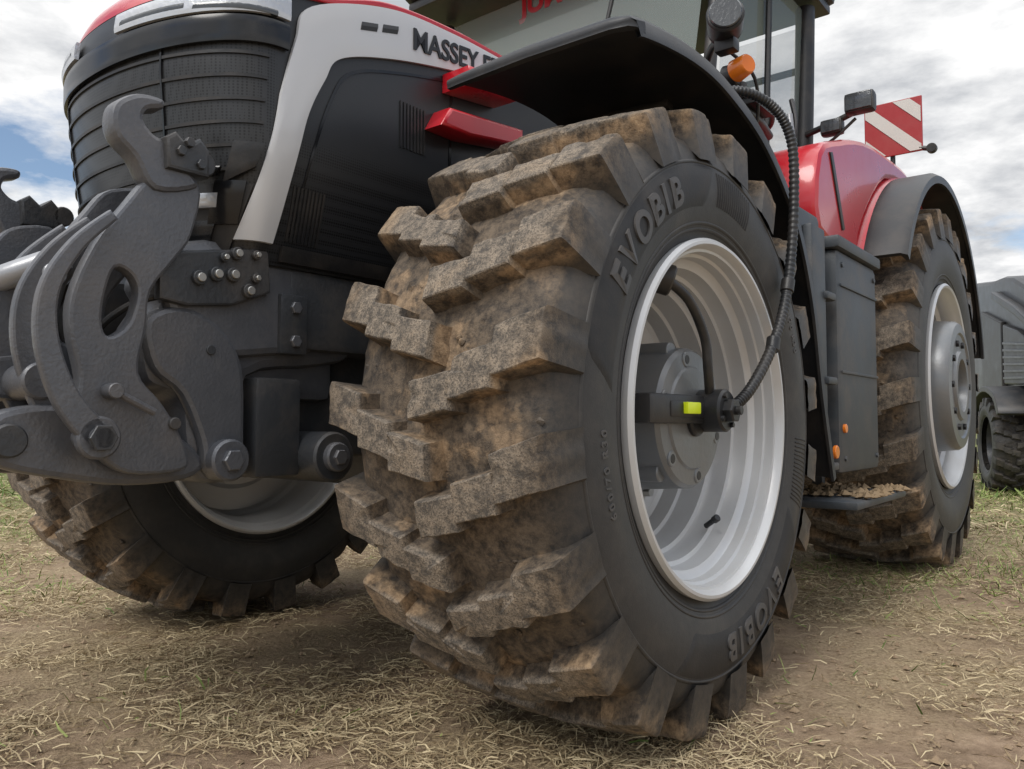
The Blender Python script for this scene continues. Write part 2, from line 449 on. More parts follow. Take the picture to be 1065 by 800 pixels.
for q in qsm:
    for j in range(nz+1):
        z=1.215+(zt(q)-1.215)*j/nz; vs.append(hoodp(q,z))
for i in range(len(qsm)-1):
    for j in range(nz): fs.append((i*(nz+1)+j,(i+1)*(nz+1)+j,(i+1)*(nz+1)+j+1,i*(nz+1)+j+1))
m.add(vs,fs,0)
hq=[-1+i/40 for i in range(40)]+[1.9*i/40 for i in range(41)]
vs=[];fs=[];nc=24
for q in hq:
    p=hoodp(q,zt(q)); X=max(p.x,.001)
    for j in range(nc+1):
        s=-1+2*j/nc
        vs.append((X*s,p.y,p.z+.002+.13*min(1,X/.48)*(1-abs(s)**2.6)))
for i in range(len(hq)-1):
    for j in range(nc): fs.append((i*(nc+1)+j,i*(nc+1)+j+1,(i+1)*(nc+1)+j+1,(i+1)*(nc+1)+j))
m.add(vs,fs,1)
hood=m.obj('hood',[PERF,RED],T,angle=50)
def strip(m,A,Bp,off,mi=0,mirror=True,nc=6,ns=8,th=.012,lip=.002):
    """ribbon between curve A and B (q,z) on the hood skin, proud by off"""
    A2=catmull([Vector((a,b,0)) for a,b in A],ns); B2=catmull([Vector((a,b,0)) for a,b in Bp],ns)
    for mr in ((0,1) if mirror else (0,)):
        vs=[];fs=[];N=nc+3
        for a,b in zip(A2,B2):
            row=[]
            for j in range(-1,nc+2):
                t=min(max(j,0),nc)/nc
                p=a.lerp(b,t); o=off if 0<=j<=nc else off-th
                if j in(0,nc): o-=lip
                row.append(hoodp(p.x,p.y,o))
            for p in row: vs.append((-p.x,p.y,p.z) if mr else p)
        for i in range(len(A2)-1):
            for j in range(N-1): fs.append((i*N+j,i*N+j+1,(i+1)*N+j+1,(i+1)*N+j))
        for e in (0,(len(A2)-1)*N): fs.append([e+j for j in range(N)])
        m.add(vs,fs,mi)
m=M()
strip(m,[(-.22,1.265),(-.12,1.41),(-.02,1.59),(.04,1.79),(.09,1.905),(.36,2.012),(.64,2.045),(.98,2.052),(1.85,2.07)],
        [(.02,1.265),(.045,1.44),(.08,1.60),(.135,1.72),(.19,1.80),(.38,1.868),(.66,1.93),(.98,1.985),(1.85,2.0)],.014)
m.obj('hood_silver_band',SIL,T,angle=50)
m=M()
strip(m,[(-.02,1.925),(.15,1.955),(.36,2.03),(.64,2.062),(.98,2.068),(1.85,2.085)],[(-.02,1.91),(.15,1.94),(.36,2.012),(.64,2.045),(.98,2.052),(1.85,2.07)],.010)
plate(m,[[(-.28,1.70),(-.24,1.765),(.12,1.80),(.12,1.74),(-.15,1.70)]],.475,.56,0,.01)
plate(m,[[(-.20,1.84),(-.20,1.90),(.05,1.92),(.05,1.87)]],.475,.60,0,.01)
m.obj('hood_red_trim',RED,T,angle=50)
m=M()
for j in range(6):
    z=1.44+j*.058
    strip(m,[(-1.93,z-.004),(-1,z-.012),(-.13+.012*j,z-.004)],[(-1.93,z+.004),(-1,z-.004),(-.13+.012*j,z+.004)],.005,0,mirror=False,ns=24,nc=1,th=.008,lip=0)
for qq in (-.62,-1.38):
    strip(m,[(qq,1.44),(qq,1.75)],[(qq+.008,1.44),(qq+.008,1.75)],.008,1,False,ns=8,nc=1)
strip(m,[(-2.02,1.745),(-1,1.735),(.02,1.76)],[(-2.02,1.815),(-1,1.805),(.02,1.825)],.016,1,False,ns=30)
strip(m,[(-1.8,1.23),(-1,1.23),(-.24,1.23)],[(-1.9,1.40),(-1,1.40),(-.14,1.40)],.014,0,False,ns=24)
strip(m,[(-.36,1.30),(-.20,1.30)],[(-.34,1.405),(-.18,1.405)],.024,1,False,ns=8)
strip(m,[(-.30,1.40),(-.14,1.44)],[(-.26,1.50),(-.10,1.50)],.024,0,False,ns=8)
strip(m,[(-.56,1.26),(-.34,1.26)],[(-.54,1.31),(-.32,1.31)],.022,1,False,ns=8)
strip(m,[(-.60,1.42),(-.34,1.42)],[(-.58,1.44),(-.32,1.44)],.022,1,False,ns=8)
for i in range(9):
    q=.06+i*.012
    strip(m,[(q,1.28),(q,1.42)],[(q+.006,1.28),(q+.006,1.42)],.006,0,nc=1,ns=4)
for i in range(8):
    q=.42+i*.014
    strip(m,[(q,1.62),(q,1.76)],[(q+.007,1.62),(q+.007,1.76)],.006,0,nc=1,ns=4)
strip(m,[(.05,1.225),(1.8,1.225)],[(.05,1.265),(1.8,1.265)],.016,0,ns=30,nc=2)
strip(m,[(.07,1.30),(.10,1.50),(.16,1.68),(.23,1.78),(.40,1.84),(.66,1.90),(.9,1.95)],[(.078,1.30),(.108,1.498),(.168,1.675),(.236,1.772),(.40,1.832),(.66,1.892),(.9,1.942)],.005,1,nc=1,ns=6)
strip(m,[(.62,1.27),(.64,1.9)],[(.63,1.27),(.65,1.9)],.004,1,nc=1,ns=8)
m.obj('grille',[BLK,GLB,PERF],T,angle=40)
m=M()
strip(m,[(-2.02,1.825),(-1.55,1.82),(-1.15,1.815)],[(-2.02,1.885),(-1.55,1.875),(-1.15,1.865)],.020,0,False,ns=16)
strip(m,[(-.85,1.815),(-.45,1.82),(.02,1.835)],[(-.85,1.865),(-.45,1.875),(.02,1.895)],.020,0,False,ns=16)
strip(m,[(-.46,1.34),(-.32,1.34)],[(-.46,1.375),(-.32,1.375)],.026,0,False,ns=8)
for a_,b_ in ((-.82,-.50),(-.46,-.04),(-1.5,-1.2),(-1.95,-1.56)): strip(m,[(a_,1.828),(b_,1.832)],[(a_+.01,1.842),(b_,1.846)],.022,1,False,ns=10,nc=2)
m.obj('headlights',[LENS,DLENS],T,angle=40)
m=M()
vs,fs=text_mesh('MASSEY FERGUSON',.092,.002)
x0=min(v.x for v in vs)
for v in vs:
    u=(v.x-x0)*.94; q=.46+u
    p=hoodp(q,1.928+u*.115+v.y,.0165+v.z); v.x,v.y,v.z=p
m.add(vs,fs)
for q0 in (.255,.335): strip(m,[(q0,1.905+(q0-.25)*.3),(q0+.06,1.922+(q0-.25)*.3)],[(q0+.005,1.93+(q0-.25)*.3),(q0+.065,1.947+(q0-.25)*.3)],.017,0,ns=3,nc=2)
m.obj('hood_lettering',TXT,T)
# ---- chassis below
m=M()
box(m,-.40,.40,-.70,2.4,1.00,1.22,0,.02)
box(m,-.30,.30,-.62,2.4,.70,1.02,0,.03)
box(m,-.66,.66,-.13,.13,.68,.95,0,.05)
box(m,-.5,.5,-.30,.30,.60,.78,0,.06)
cyl(m,(-.7,-.22,.78),(.7,-.22,.78),.035,0); 
box(m,-.62,.62,1.0,2.3,.62,1.2,0,.03)
box(m,-.75,.75,2.6,3.4,.75,1.3,0,.05)
m.obj('chassis',CAST2,T,angle=35)
# ---- front linkage
m=M()
carr=[(-.97,1.25),(-.71,1.28),(-.53,1.24),(-.43,1.24),(-.45,1.01),(-.58,.96),(-.80,.92),(-.82,.74),(-.835,.66),(-.93,.66),(-.97,.74),(-.99,.86),(-1.07,.90),(-1.085,1.01),(-1.045,1.09),(-1.06,1.15)]
for sg in (1,-1):
    plate(m,[carr],sg*.20,sg*.37,0,.028,4)
    plate(m,[[(-1.02,1.20),(-.60,1.22),(-.50,1.12),(-.55,1.02),(-.75,.98),(-.98,.98)]],sg*.33,sg*.395,0,.02,4)
    plate(m,[[(-1.09,1.04),(-1.07,.93),(-1.0,.87),(-.95,.76),(-.93,.68),(-.84,.68),(-.83,.80),(-.84,.95),(-.90,1.04),(-1.0,1.08)]],sg*.36,sg*.40,0,.014,4)
    box(m,sg*.22 if sg>0 else -.40,.40 if sg>0 else -.22,-.80,-.66,.66,.92,1,.012)
    cyl(m,(sg*.15,-.885,.71),(sg*.43,-.885,.71),.052,0,32); cyl(m,(sg*.42,-.885,.71),(sg*.445,-.885,.71),.028,0,6)
    cyl(m,(sg*.20,-.60,.71),(sg*.47,-.60,.71),.068,1,32); cyl(m,(sg*.46,-.60,.71),(sg*.49,-.60,.71),.04,0,24); cyl(m,(sg*.48,-.60,.71),(sg*.50,-.60,.71),.022,0,6)
    box(m,sg*.36 if sg>0 else -.41,.41 if sg>0 else -.36,-.735,-.65,.985,1.145,1,.006)
    for z in (1.02,1.11): cyl(m,(sg*.40,-.69,z),(sg*.42,-.69,z),.017,0,6)
    for (y,z) in ((-.56,1.18),(-.47,1.18),(-.52,1.06)): cyl(m,(sg*.365,y,z),(sg*.385,y,z),.016,0,6)
    cyl(m,(sg*.39,-.93,.98),(sg*.405,-.93,.98),.012,1,24)
box(m,-.34,.34,-1.0,-.5,.86,1.22,0,.04)
box(m,-.30,.30,-.98,-.7,.70,.9,1,.04)
m.obj('linkage_carrier',[CAST,CAST2,STEEL],T,angle=35)
m=M()
for sg in (1,-1):
    plate(m,[[(-1.07,1.20),(-.78,1.255),(-.77,1.14),(-.88,1.095),(-1.0,1.08),(-1.07,1.09)]],sg*.385,sg*.415,0,.006)
    for (y,z,r) in ((-.82,1.23,.012),(-.82,1.17,.012),(-.91,1.21,.012),(-.93,1.165,.018),(-.885,1.17,.018),(-.84,1.135,.018),(-.975,1.15,.018),(-.875,1.225,.016)):
        cyl(m,(sg*.41,y,z),(sg*.428,y,z),r,0,20); cyl(m,(sg*.426,y,z),(sg*.436,y,z),r*.6,1,6 if r<.015 else 16)
m.obj('hydraulic_couplers',[CAST2,STEEL],T,angle=35)
m=M()
claw=[(-1.2,1.467),(-1.189,1.509),(-1.142,1.542),(-1.086,1.547),(-1.083,1.525),(-1.119,1.509),(-1.128,1.484),(-1.107,1.461),(-1.084,1.452),(-1.05,1.43),(-1.02,1.40),(-0.995,1.36),(-1.10,1.33),(-1.149,1.394),(-1.187,1.427)]
arm=[(-1.10,1.36),(-1.158,1.293),(-1.227,1.183),(-1.269,1.073),(-1.271,.992),(-1.25,.90),(-1.255,.83),(-1.24,.77),(-1.21,.735),(-1.14,.69),(-1.02,.69),(-1.00,.72),(-1.03,.79),(-1.07,.85),(-1.122,.914),(-1.107,1.017),(-1.098,1.10),(-1.042,1.182),(-1.003,1.246),(-.987,1.37)]
hole=[(-1.18,1.14),(-1.145,1.13),(-1.13,1.09),(-1.15,1.02),(-1.19,.99),(-1.205,1.02),(-1.20,1.08)]
for sg in (1,-1):
    plate(m,[claw],sg*.385,sg*.445,0,.012,4)
    plate(m,[arm,hole],sg*.395,sg*.435,0,.008,4)
    plate(m,[[(y-.035,z-.01) for y,z in arm],[(y-.035,z-.01) for y,z in hole]],sg*.27,sg*.305,0,.008,4)
    plate(m,[[(-1.085,1.455),(-1.06,1.475),(-1.03,1.45),(-1.00,1.475),(-.975,1.45),(-.975,1.385),(-1.08,1.385)]],sg*.37,sg*.46,1,.008)
    for (y,z) in ((-1.05,1.43),(-1.00,1.41),(-1.03,1.455)): cyl(m,(sg*.455,y,z),(sg*.47,y,z),.012,1,6)
    cyl(m,(sg*.37,-.965,1.43),(sg*.42,-.965,1.43),.03,1,20)
    cyl(m,(sg*.43,-1.04,.80),(sg*.445,-1.04,.80),.014,1,20)
    for x0,x1,dy in ((.445,.470,0),(.345,.37,-.005),(.23,.255,-.01)):
        cen=[(-1.20,1.25),(-1.275,1.17),(-1.325,1.07),(-1.325,.96),(-1.285,.85),(-1.22,.77)]
        cv=catmull([Vector((a+dy,b,0)) for a,b in cen],6); L_=[];R_=[]
        for i,p in enumerate(cv):
            t=(cv[min(i+1,len(cv)-1)]-cv[max(i-1,0)]).normalized(); nrm=Vector((-t.y,t.x,0)); wd=.012+.020*(i/len(cv))
            L_.append((p+nrm*wd)[:2]); R_.append((p-nrm*wd)[:2])
        plate(m,[L_+R_[::-1]],sg*x0,sg*x1,0,.006)
        cyl(m,(sg*x0,-1.22,.77),(sg*x1,-1.22,.77),.046,0,32)
    cyl(m,(sg*.22,-1.22,.77),(sg*.49,-1.22,.77),.024,0,24); cyl(m,(sg*.48,-1.22,.77),(sg*.49,-1.22,.77),.030,1,6)
    lo=[(-1.40,.80),(-1.36,.83),(-1.25,.84),(-1.10,.80),(-.98,.76),(-.93,.70),(-.98,.665),(-1.12,.66),(-1.25,.68),(-1.37,.71),(-1.41,.75)]
    plate(m,[lo,circ(-1.365,.765,.02)],sg*.32,sg*.385,0,.014,3)
    cyl(m,(sg*.30,-1.365,.765),(sg*.40,-1.365,.765),.035,1,24)
    tube(m,[(sg*.46,-1.18,.865),(sg*.46,-1.10,.825)],.009,0,10,smooth=False); cyl(m,(sg*.43,-1.19,.87),(sg*.475,-1.19,.87),.017,0,16)
    tube(m,[(sg*.33,-1.24,1.17),(sg*.26,-1.33,1.12),(sg*.14,-1.39,1.08),(0,-1.40,1.07)],.028,2,16)
    plate(m,[[(-1.42,.93),(-1.31,.95),(-1.28,.88),(-1.31,.85),(-1.42,.86)]],sg*.10,sg*.27,0,.01)
    box(m,sg*.18 if sg>0 else -.30,.30 if sg>0 else -.18,-1.30,-1.05,.70,.80,0,.02)
    cyl(m,(sg*.30,-1.12,.86),(sg*.24,-.95,1.12),.038,1,24); cyl(m,(sg*.32,-1.2,.78),(sg*.30,-1.12,.86),.018,3,16)
    tube(m,[(sg*.40,-.98,1.12),(sg*.36,-1.10,1.08),(sg*.30,-1.16,1.0),(sg*.27,-1.08,.93)],.009,4,10)
    tube(m,[(sg*.40,-.93,1.16),(sg*.34,-1.16,1.16),(sg*.22,-1.22,1.05),(sg*.20,-1.15,.92)],.009,4,10)
cyl(m,(-.38,-1.28,1.12),(.38,-1.28,1.12),.024,2,24)
cyl(m,(-.38,-1.30,.89),(.38,-1.30,.89),.04,0,24)
cyl(m,(-.38,-1.10,.76),(.38,-1.10,.76),.05,0,24)
cyl(m,(-.38,-1.05,1.24),(.38,-1.05,1.24),.022,1,24)
box(m,-.16,.16,-1.28,-1.0,.95,1.16,1,.02)
for x in (-.12,.0,.10): cyl(m,(x,-1.33,1.03),(x,-1.2,1.03),.03,1,20)
m.obj('front_linkage',[CAST,CAST2,CASTL,STEEL,BLK],T,angle=35)
# ---- front fenders
m=M()
fp=[(-.43,1.715),(-.40,1.752),(-.12,1.79),(.12,1.775),(.41,1.69),(.68,1.50),(.84,1.24),(.93,.92),(1.04,.61)]
fc=catmull([Vector((0,a,b)) for a,b in fp],6)
for sg in (1,-1):
    cols=[(.72,0),(.76,.004),(1.0,.012),(1.24,.006),(1.285,-.004),(1.30,-.02),(1.302,-.055),(1.292,-.055),(1.288,-.03),(1.24,-.012),(1.0,-.006),(.76,-.012),(.72,-.012)]
    vs=[];fs=[];N=len(cols)
    for i,p in enumerate(fc):
        t=(fc[min(i+1,len(fc)-1)]-fc[max(i-1,0)]).normalized(); nr=Vector((0,-t.z,t.y))
        if nr.dot(p-Vector((0,0,.8)))<0: nr=-nr
        for x,o in cols: vs.append(Vector((sg*x,p.y,p.z))+nr*o)
    for i in range(len(fc)-1):
        for j in range(N):
            k=(j+1)%N; fs.append((i*N+j,i*N+k,(i+1)*N+k,(i+1)*N+j))
    fs.append(list(range(N))); fs.append([(len(fc)-1)*N+j for j in range(N)])
    m.add(vs,fs)
    tube(m,[(sg*.55,.1,1.05),(sg*.66,.1,1.35),(sg*.72,.12,1.72),(sg*1.1,.14,1.76)],.022,0,12)
m.obj('front_fenders',FEND,T,angle=40)
# ---- tyre inflation gear on the near wheel
m=M()
box(m,1.20,1.265,-.30,.02,.80,.875,0,.012)
box(m,1.22,1.27,-.20,.04,.815,.86,0,.01)
cyl(m,(1.23,.045,.835),(1.31,.045,.835),.058,0,32); cyl(m,(1.30,.045,.835),(1.335,.045,.835),.034,0,6); 
cyl(m,(1.14,.0,.815),(1.25,.0,.815),.05,0,24)
cyl(m,(1.335,.045,.835),(1.35,.045,.835),.012,0,16)
for i in range(4):
    a=i*math.pi/2+.5; cyl(m,(1.30,.045+.044*math.cos(a),.835+.044*math.sin(a)),(1.318,.045+.044*math.cos(a),.835+.044*math.sin(a)),.008,0,6)
box(m,1.266,1.283,-.135,-.06,.825,.855,2,.003)
tube(m,[(1.25,-.185,1.165),(1.27,-.10,1.12),(1.28,-.03,1.03),(1.28,-.01,.94),(1.27,.02,.88)],.013,0,12)
cyl(m,(1.16,-.20,1.20),(1.25,-.185,1.17),.033,0,20); cyl(m,(1.20,-.215,1.185),(1.26,-.17,1.16),.04,0,20)
hp=[(1.31,.07,.84),(1.335,.14,.895),(1.345,.27,1.01),(1.345,.38,1.14),(1.345,.45,1.30),(1.345,.49,1.50),(1.34,.49,1.69),(1.30,.44,1.795),(1.22,.36,1.84),(1.10,.34,1.84)]
tube(m,hp,.016,0,14,n=44,rf=lambda i: .0162 if i%4<2 else .0142)
cyl(m,(1.05,.34,1.84),(1.13,.34,1.84),.03,0,20)
for y,z in ((.29,1.03),(.42,1.22)): cyl(m,(1.345,y-.008,z-.02),(1.345,y+.008,z+.02),.020,0,16)
cyl(m,(1.17,.20,.50),(1.20,.19,.52),.008,0,10); cyl(m,(1.2,.19,.52),(1.215,.185,.53),.011,0,10)
m.obj('tyre_inflation_gear',[BLK,STEEL,YEL],T,angle=35)
# ---- cab
m=M()
def glassquad(m,pts,mi=0):
    m.add([Vector(p) for p in pts],[tuple(range(len(pts)))],mi)
glassquad(m,[(-.70,1.03,1.9),(.70,1.03,1.9),(.76,1.20,3.0),(-.76,1.20,3.0)])
for sg in (1,-1):
    glassquad(m,[(sg*.80,1.12,1.75),(sg*.80,2.18,1.95),(sg*.82,2.26,3.0),(sg*.80,1.26,3.0)])
glassquad(m,[(-.75,2.4,1.9),(.75,2.4,1.9),(.78,2.4,3.0),(-.78,2.4,3.0)])
m.obj('cab_glass',GLS,T)
m=M()
for sg in (1,-1):
    tube(m,[(sg*.79,1.03,1.55),(sg*.80,1.07,2.2),(sg*.81,1.22,3.02)],.028,0,12)
    tube(m,[(sg*.80,2.10,1.55),(sg*.82,2.18,2.2),(sg*.82,2.26,3.02)],.05,0,12)
    tube(m,[(sg*.81,1.10,1.72),(sg*.82,1.7,1.78),(sg*.81,2.15,1.92)],.03,0,12)
    tube(m,[(sg*.825,1.62,1.78),(sg*.83,1.66,2.4),(sg*.83,1.72,3.0)],.016,0,8)
    tube(m,[(sg*.86,1.85,2.1),(sg*.89,1.87,2.25),(sg*.86,1.9,2.4)],.012,0,8)
box(m,-.80,.80,1.02,2.4,1.45,1.78,0,.04)
box(m,-.70,.70,.98,1.1,1.70,1.92,0,.03)
box(m,-.90,.90,.98,2.44,3.04,3.09,0,.03)
tube(m,[(.15,1.0,1.95),(.25,1.02,2.3),(.35,1.06,2.75)],.01,0,8)
box(m,-.27,.27,1.85,2.3,1.85,2.0,0,.05); box(m,-.27,.27,2.2,2.32,1.95,2.55,0,.05)
tube(m,[(0,1.2,1.8),(0,1.45,2.15)],.05,0,12)
tube(m,[(.22*math.cos(i*math.pi/8),1.45+.10*math.sin(i*math.pi/8),2.2+.19*math.sin(i*math.pi/8)) for i in range(17)],.018,0,10,n=2)
tube(m,[(-.75,2.38,2.75),(.75,2.38,2.75)],.02,0,10,smooth=False)
m.obj('cab_frame',BLK,T,angle=40)
m=M()
box(m,-.93,.93,.95,2.48,3.09,3.28,0,.06)
m.obj('cab_roof',FEND,T,angle=40)
m=M(); vs,fs=text_mesh('JUMBO',.15,.002,.04); m.add([(v.x-.04,1.182,v.y+2.90) for v in vs],fs); m.obj('windscreen_letters',RED,T)
m=M()
cyl(m,(1.02,.74,2.31),(.98,.83,2.30),.070,0,28,r1=.066); cyl(m,(.98,.83,2.30),(.96,.90,2.30),.066,0,28,r1=.030)
cyl(m,(1.026,.728,2.311),(1.018,.745,2.31),.060,3,28)
for i in range(5): box(m,.955,1.01,.80+i*.018,.808+i*.018,2.355-.004*i,2.38-.006*i,0,.002)
box(m,.95,1.03,.79,.85,2.20,2.25,0,.01)
cyl(m,(.93,.93,2.155),(.99,.93,2.155),.045,0,24); cyl(m,(.985,.91,2.16),(1.05,.88,2.165),.044,2,24,r1=.038)
tube(m,[(.80,1.05,2.30),(.90,.92,2.30),(1.0,.84,2.24)],.016,0,10)
tube(m,[(.80,1.08,2.12),(.95,1.0,2.10),(1.0,.95,2.12)],.016,0,10)
tube(m,[(.98,.95,2.13),(1.0,1.05,2.08),(1.0,1.2,2.13),(.95,1.38,2.11),(.84,1.5,2.10)],.013,0,10)
tube(m,[(.97,1.0,2.05),(.98,1.15,2.04),(.95,1.35,2.04)],.018,0,10)
box(m,.93,1.03,1.0,1.2,2.06,2.10,0,.01)
tube(m,[(.98,1.52,2.18),(1.0,1.50,2.0),(1.0,1.50,1.75),(.98,1.45,1.5)],.014,4,10)
tube(m,[(.96,.92,2.25),(1.03,.99,2.15),(1.0,1.08,2.0),(.93,1.1,1.9)],.007,0,8)
tube(m,[(.85,2.15,2.3),(1.0,2.14,2.33),(1.1,2.14,2.36)],.016,0,10)
box(m,1.06,1.20,2.06,2.14,2.33,2.43,0,.02); box(m,1.07,1.19,2.052,2.062,2.34,2.42,3,.004)
box(m,.93,1.04,2.10,2.17,2.26,2.34,0,.02); box(m,.94,1.03,2.092,2.102,2.27,2.33,3,.004)
tube(m,[(.9,2.15,2.2),(1.0,2.12,2.24),(1.1,2.13,2.32)],.008,0,8)
m.obj('work_lights',[BLK,LENS,ORG,DLENS,CASTL],T,angle=40)
# ---- side tank, steps
m=M()
box(m,.75,1.20,.93,1.22,.60,1.62,0,.03)
box(m,.78,1.245,1.27,1.86,.60,1.50,0,.03)
box(m,.80,1.26,1.25,1.88,1.50,1.55,0,.012)
box(m,1.20,1.235,1.0,1.16,.75,1.55,0,.012)
for z in (.62,.95,1.28): box(m,1.14,1.25,1.13,1.24,z,z+.03,0,.01)
box(m,.95,1.34,1.14,1.90,.475,.505,0,.01)
for y in (1.2,1.82): box(m,.95,1.0,y,y+.05,.50,.65,0,.01)
box(m,.72,1.1,.90,1.1,1.60,1.70,0,.02)
for z in (1.0,1.35): box(m,1.244,1.252,1.30,1.83,z,z+.012,0,.003)
for y in (1.33,1.80):
    for z in (.66,1.44): cyl(m,(1.24,y,z),(1.252,y,z),.012,0,6)
m.obj('side_tank_and_steps',[TANK,STEEL],T,angle=35)
m=M()
cyl(m,(1.24,1.20,.69),(1.255,1.20,.69),.026,0,20); cyl(m,(1.24,1.32,.78),(1.256,1.32,.78),.018,0,20); m.obj('side_reflector',ORG,T)
MUD=paint('dried_mud',(.26,.18,.10),.9,0,dusta=.3,bmp=.8,bs=50)
m=M()
for i in range(160):
    a=random.uniform(1.3,1.9); x=random.uniform(1.0,1.36); z=.507; s=random.uniform(.01,.03)
    vs=[(x+A*s*random.uniform(.6,1.4),a+B_*s*random.uniform(.6,1.4),z+.3*s+C*s*random.uniform(.4,.8)) for (A,B_,C) in ((1,0,0),(-1,0,0),(0,1,0),(0,-1,0),(0,0,1),(0,0,-.6))]
    m.add(vs,[(0,2,4),(2,1,4),(1,3,4),(3,0,4),(2,0,5),(1,2,5),(3,1,5),(0,3,5)])
m.obj('mud_on_step',MUD,T)
m=M()
cyl(m,(1.0,.98,1.70),(1.0,.98,1.76),.04,0,20); cyl(m,(1.0,.98,1.76),(1.0,.98,1.79),.035,1,20)
m.obj('filler_cap',[TANK,paint('cap_blue',(.02,.12,.4),.3,bmp=0)],T,angle=35)
# ---- rear fenders
m=M()
for sg in (1,-1):
    def arch(x0,x1,R0,a0,a1,mi,th=.02,n=40):
        vs=[];fs=[]
        cols=[(x0,0),(x1-.03,0),(x1,-.02),(x1,-.06),(x1-.015,-.06),(x1-.03,-th),(x0,-th)]
        N=len(cols)
        for i in range(n+1):
            a=math.radians(a0+(a1-a0)*i/n)
            for x,o in cols: vs.append((sg*x,3.13+(R0+o)*math.cos(a),1.0+(R0+o)*math.sin(a)))
        for i in range(n):
            for j in range(N):
                k=(j+1)%N; fs.append((i*N+j,i*N+k,(i+1)*N+k,(i+1)*N+j))
        fs.append(list(range(N))); fs.append([n*N+j for j in range(N)])
        m.add(vs,fs,mi)
    arch(.80,1.13,1.235,20,150,0); arch(1.12,1.33,1.215,12,150,1)
    plate(m,[[(1.45,1.62),(1.47,1.97),(1.75,2.10),(2.15,2.21),(2.6,2.26),(3.1,2.28),(3.1,2.20),(2.6,2.12),(2.25,1.90),(2.05,1.70),(1.98,1.60)]],sg*.80,sg*1.125,0,.03,3)
    # black diagonal slot in the red panel
    plate(m,[[(1.60,2.00),(1.635,2.01),(1.80,1.69),(1.765,1.68)]],sg*1.115,sg*1.132,1,.004)
m.obj('rear_fenders',[RED,BLK],T,angle=40)
# ---- warning sign
m=M()
box(m,.81,1.15,3.42,3.435,2.50,2.85,0,.004)
def clip(poly,a,b,c,keep):
    out=[]
    for i in range(len(poly)):
        p=poly[i];q=poly[(i+1)%len(poly)]; dp=a*p[0]+b*p[1]-c; dq=a*q[0]+b*q[1]-c
        if keep*dp>=0: out.append(p)
        if dp*dq<0:
            t=dp/(dp-dq); out.append((p[0]+(q[0]-p[0])*t,p[1]+(q[1]-p[1])*t))
    return out
sq=[(.817,2.507),(1.143,2.507),(1.143,2.843),(.817,2.843)]
for i in range(-2,5):
    p=clip(sq,1,1,3.345+i*.24,1); p=clip(p,1,1,3.345+i*.24+.10,-1) if p else p
    if len(p)>2: m.add([(x,3.416,z) for x,z in p],[tuple(range(len(p)))],1)
tube(m,[(.97,3.45,2.2),(.97,3.45,2.65)],.015,2,10)
tube(m,[(1.13,3.43,2.52),(1.2,3.43,2.5)],.015,2,10); cyl(m,(1.2,3.40,2.5),(1.2,3.44,2.5),.03,2,16)
m.obj('warning_panel',[SRED,WHT,BLK],T)
# ---------------------------------------------------------------- background tractor
T2=empty('tractor.001',(6.62,9.3,0),math.radians(-20))
tyre(T2,-.75,.56,.57,.46,.32,18,-1,'front_wheel_b',cy=.0,letters=False,mud=.1)
m=M(); vs,fs=revolve([(-.15,.32),(-.16,.30),(-.05,.28),(-.04,0)],40); m.add([(x-.75,y,z+.56) for x,y,z in vs],fs); m.obj('rim_b',CAST2,T2,angle=35)
m=M()
zz=lambda L: [(y,1.0+(z-1.0)*1.45) for y,z in L]
plate(m,[zz([(-1.3,1.05),(-1.35,1.50),(-.9,1.80),(.2,2.1),(1.4,2.2),(3.5,2.25),(3.5,1.0),(.9,1.0),(.7,.9),(-.2,1.1)])],-.6,1.0,0,.06,2)
plate(m,[zz([(-.95,1.15),(-.95,1.45),(-.2,1.62),(.5,1.72),(.5,1.2)])],-.66,-.59,1,.02)
plate(m,[zz([(.6,1.15),(.6,1.75),(1.8,1.95),(1.8,1.15)])],-.66,-.59,1,.02)
plate(m,[zz([(-.95,1.62),(-.2,1.82),(.9,2.05),(.9,1.98),(-.2,1.75),(-.95,1.56)])],-.70,-.59,2,.02)
for i in range(6): plate(m,[zz([(-.9,1.2+.05*i),(-.9,1.22+.05*i),(.4,1.26+.06*i),(.4,1.24+.06*i)])],-.69,-.65,0,.004)
plate(m,[[(-.80,.95),(-.55,1.16),(0,1.25),(.55,1.13),(.80,.86),(.73,.84),(.5,1.07),(0,1.18),(-.52,1.09),(-.73,.90)]],-1.0,-.5,1,.01,3)
box(m,-.5,1.0,-.9,2.5,.5,1.0,1,.05)
m.obj('body_b',[DARKB,BLK,CAST2],T2,angle=35)
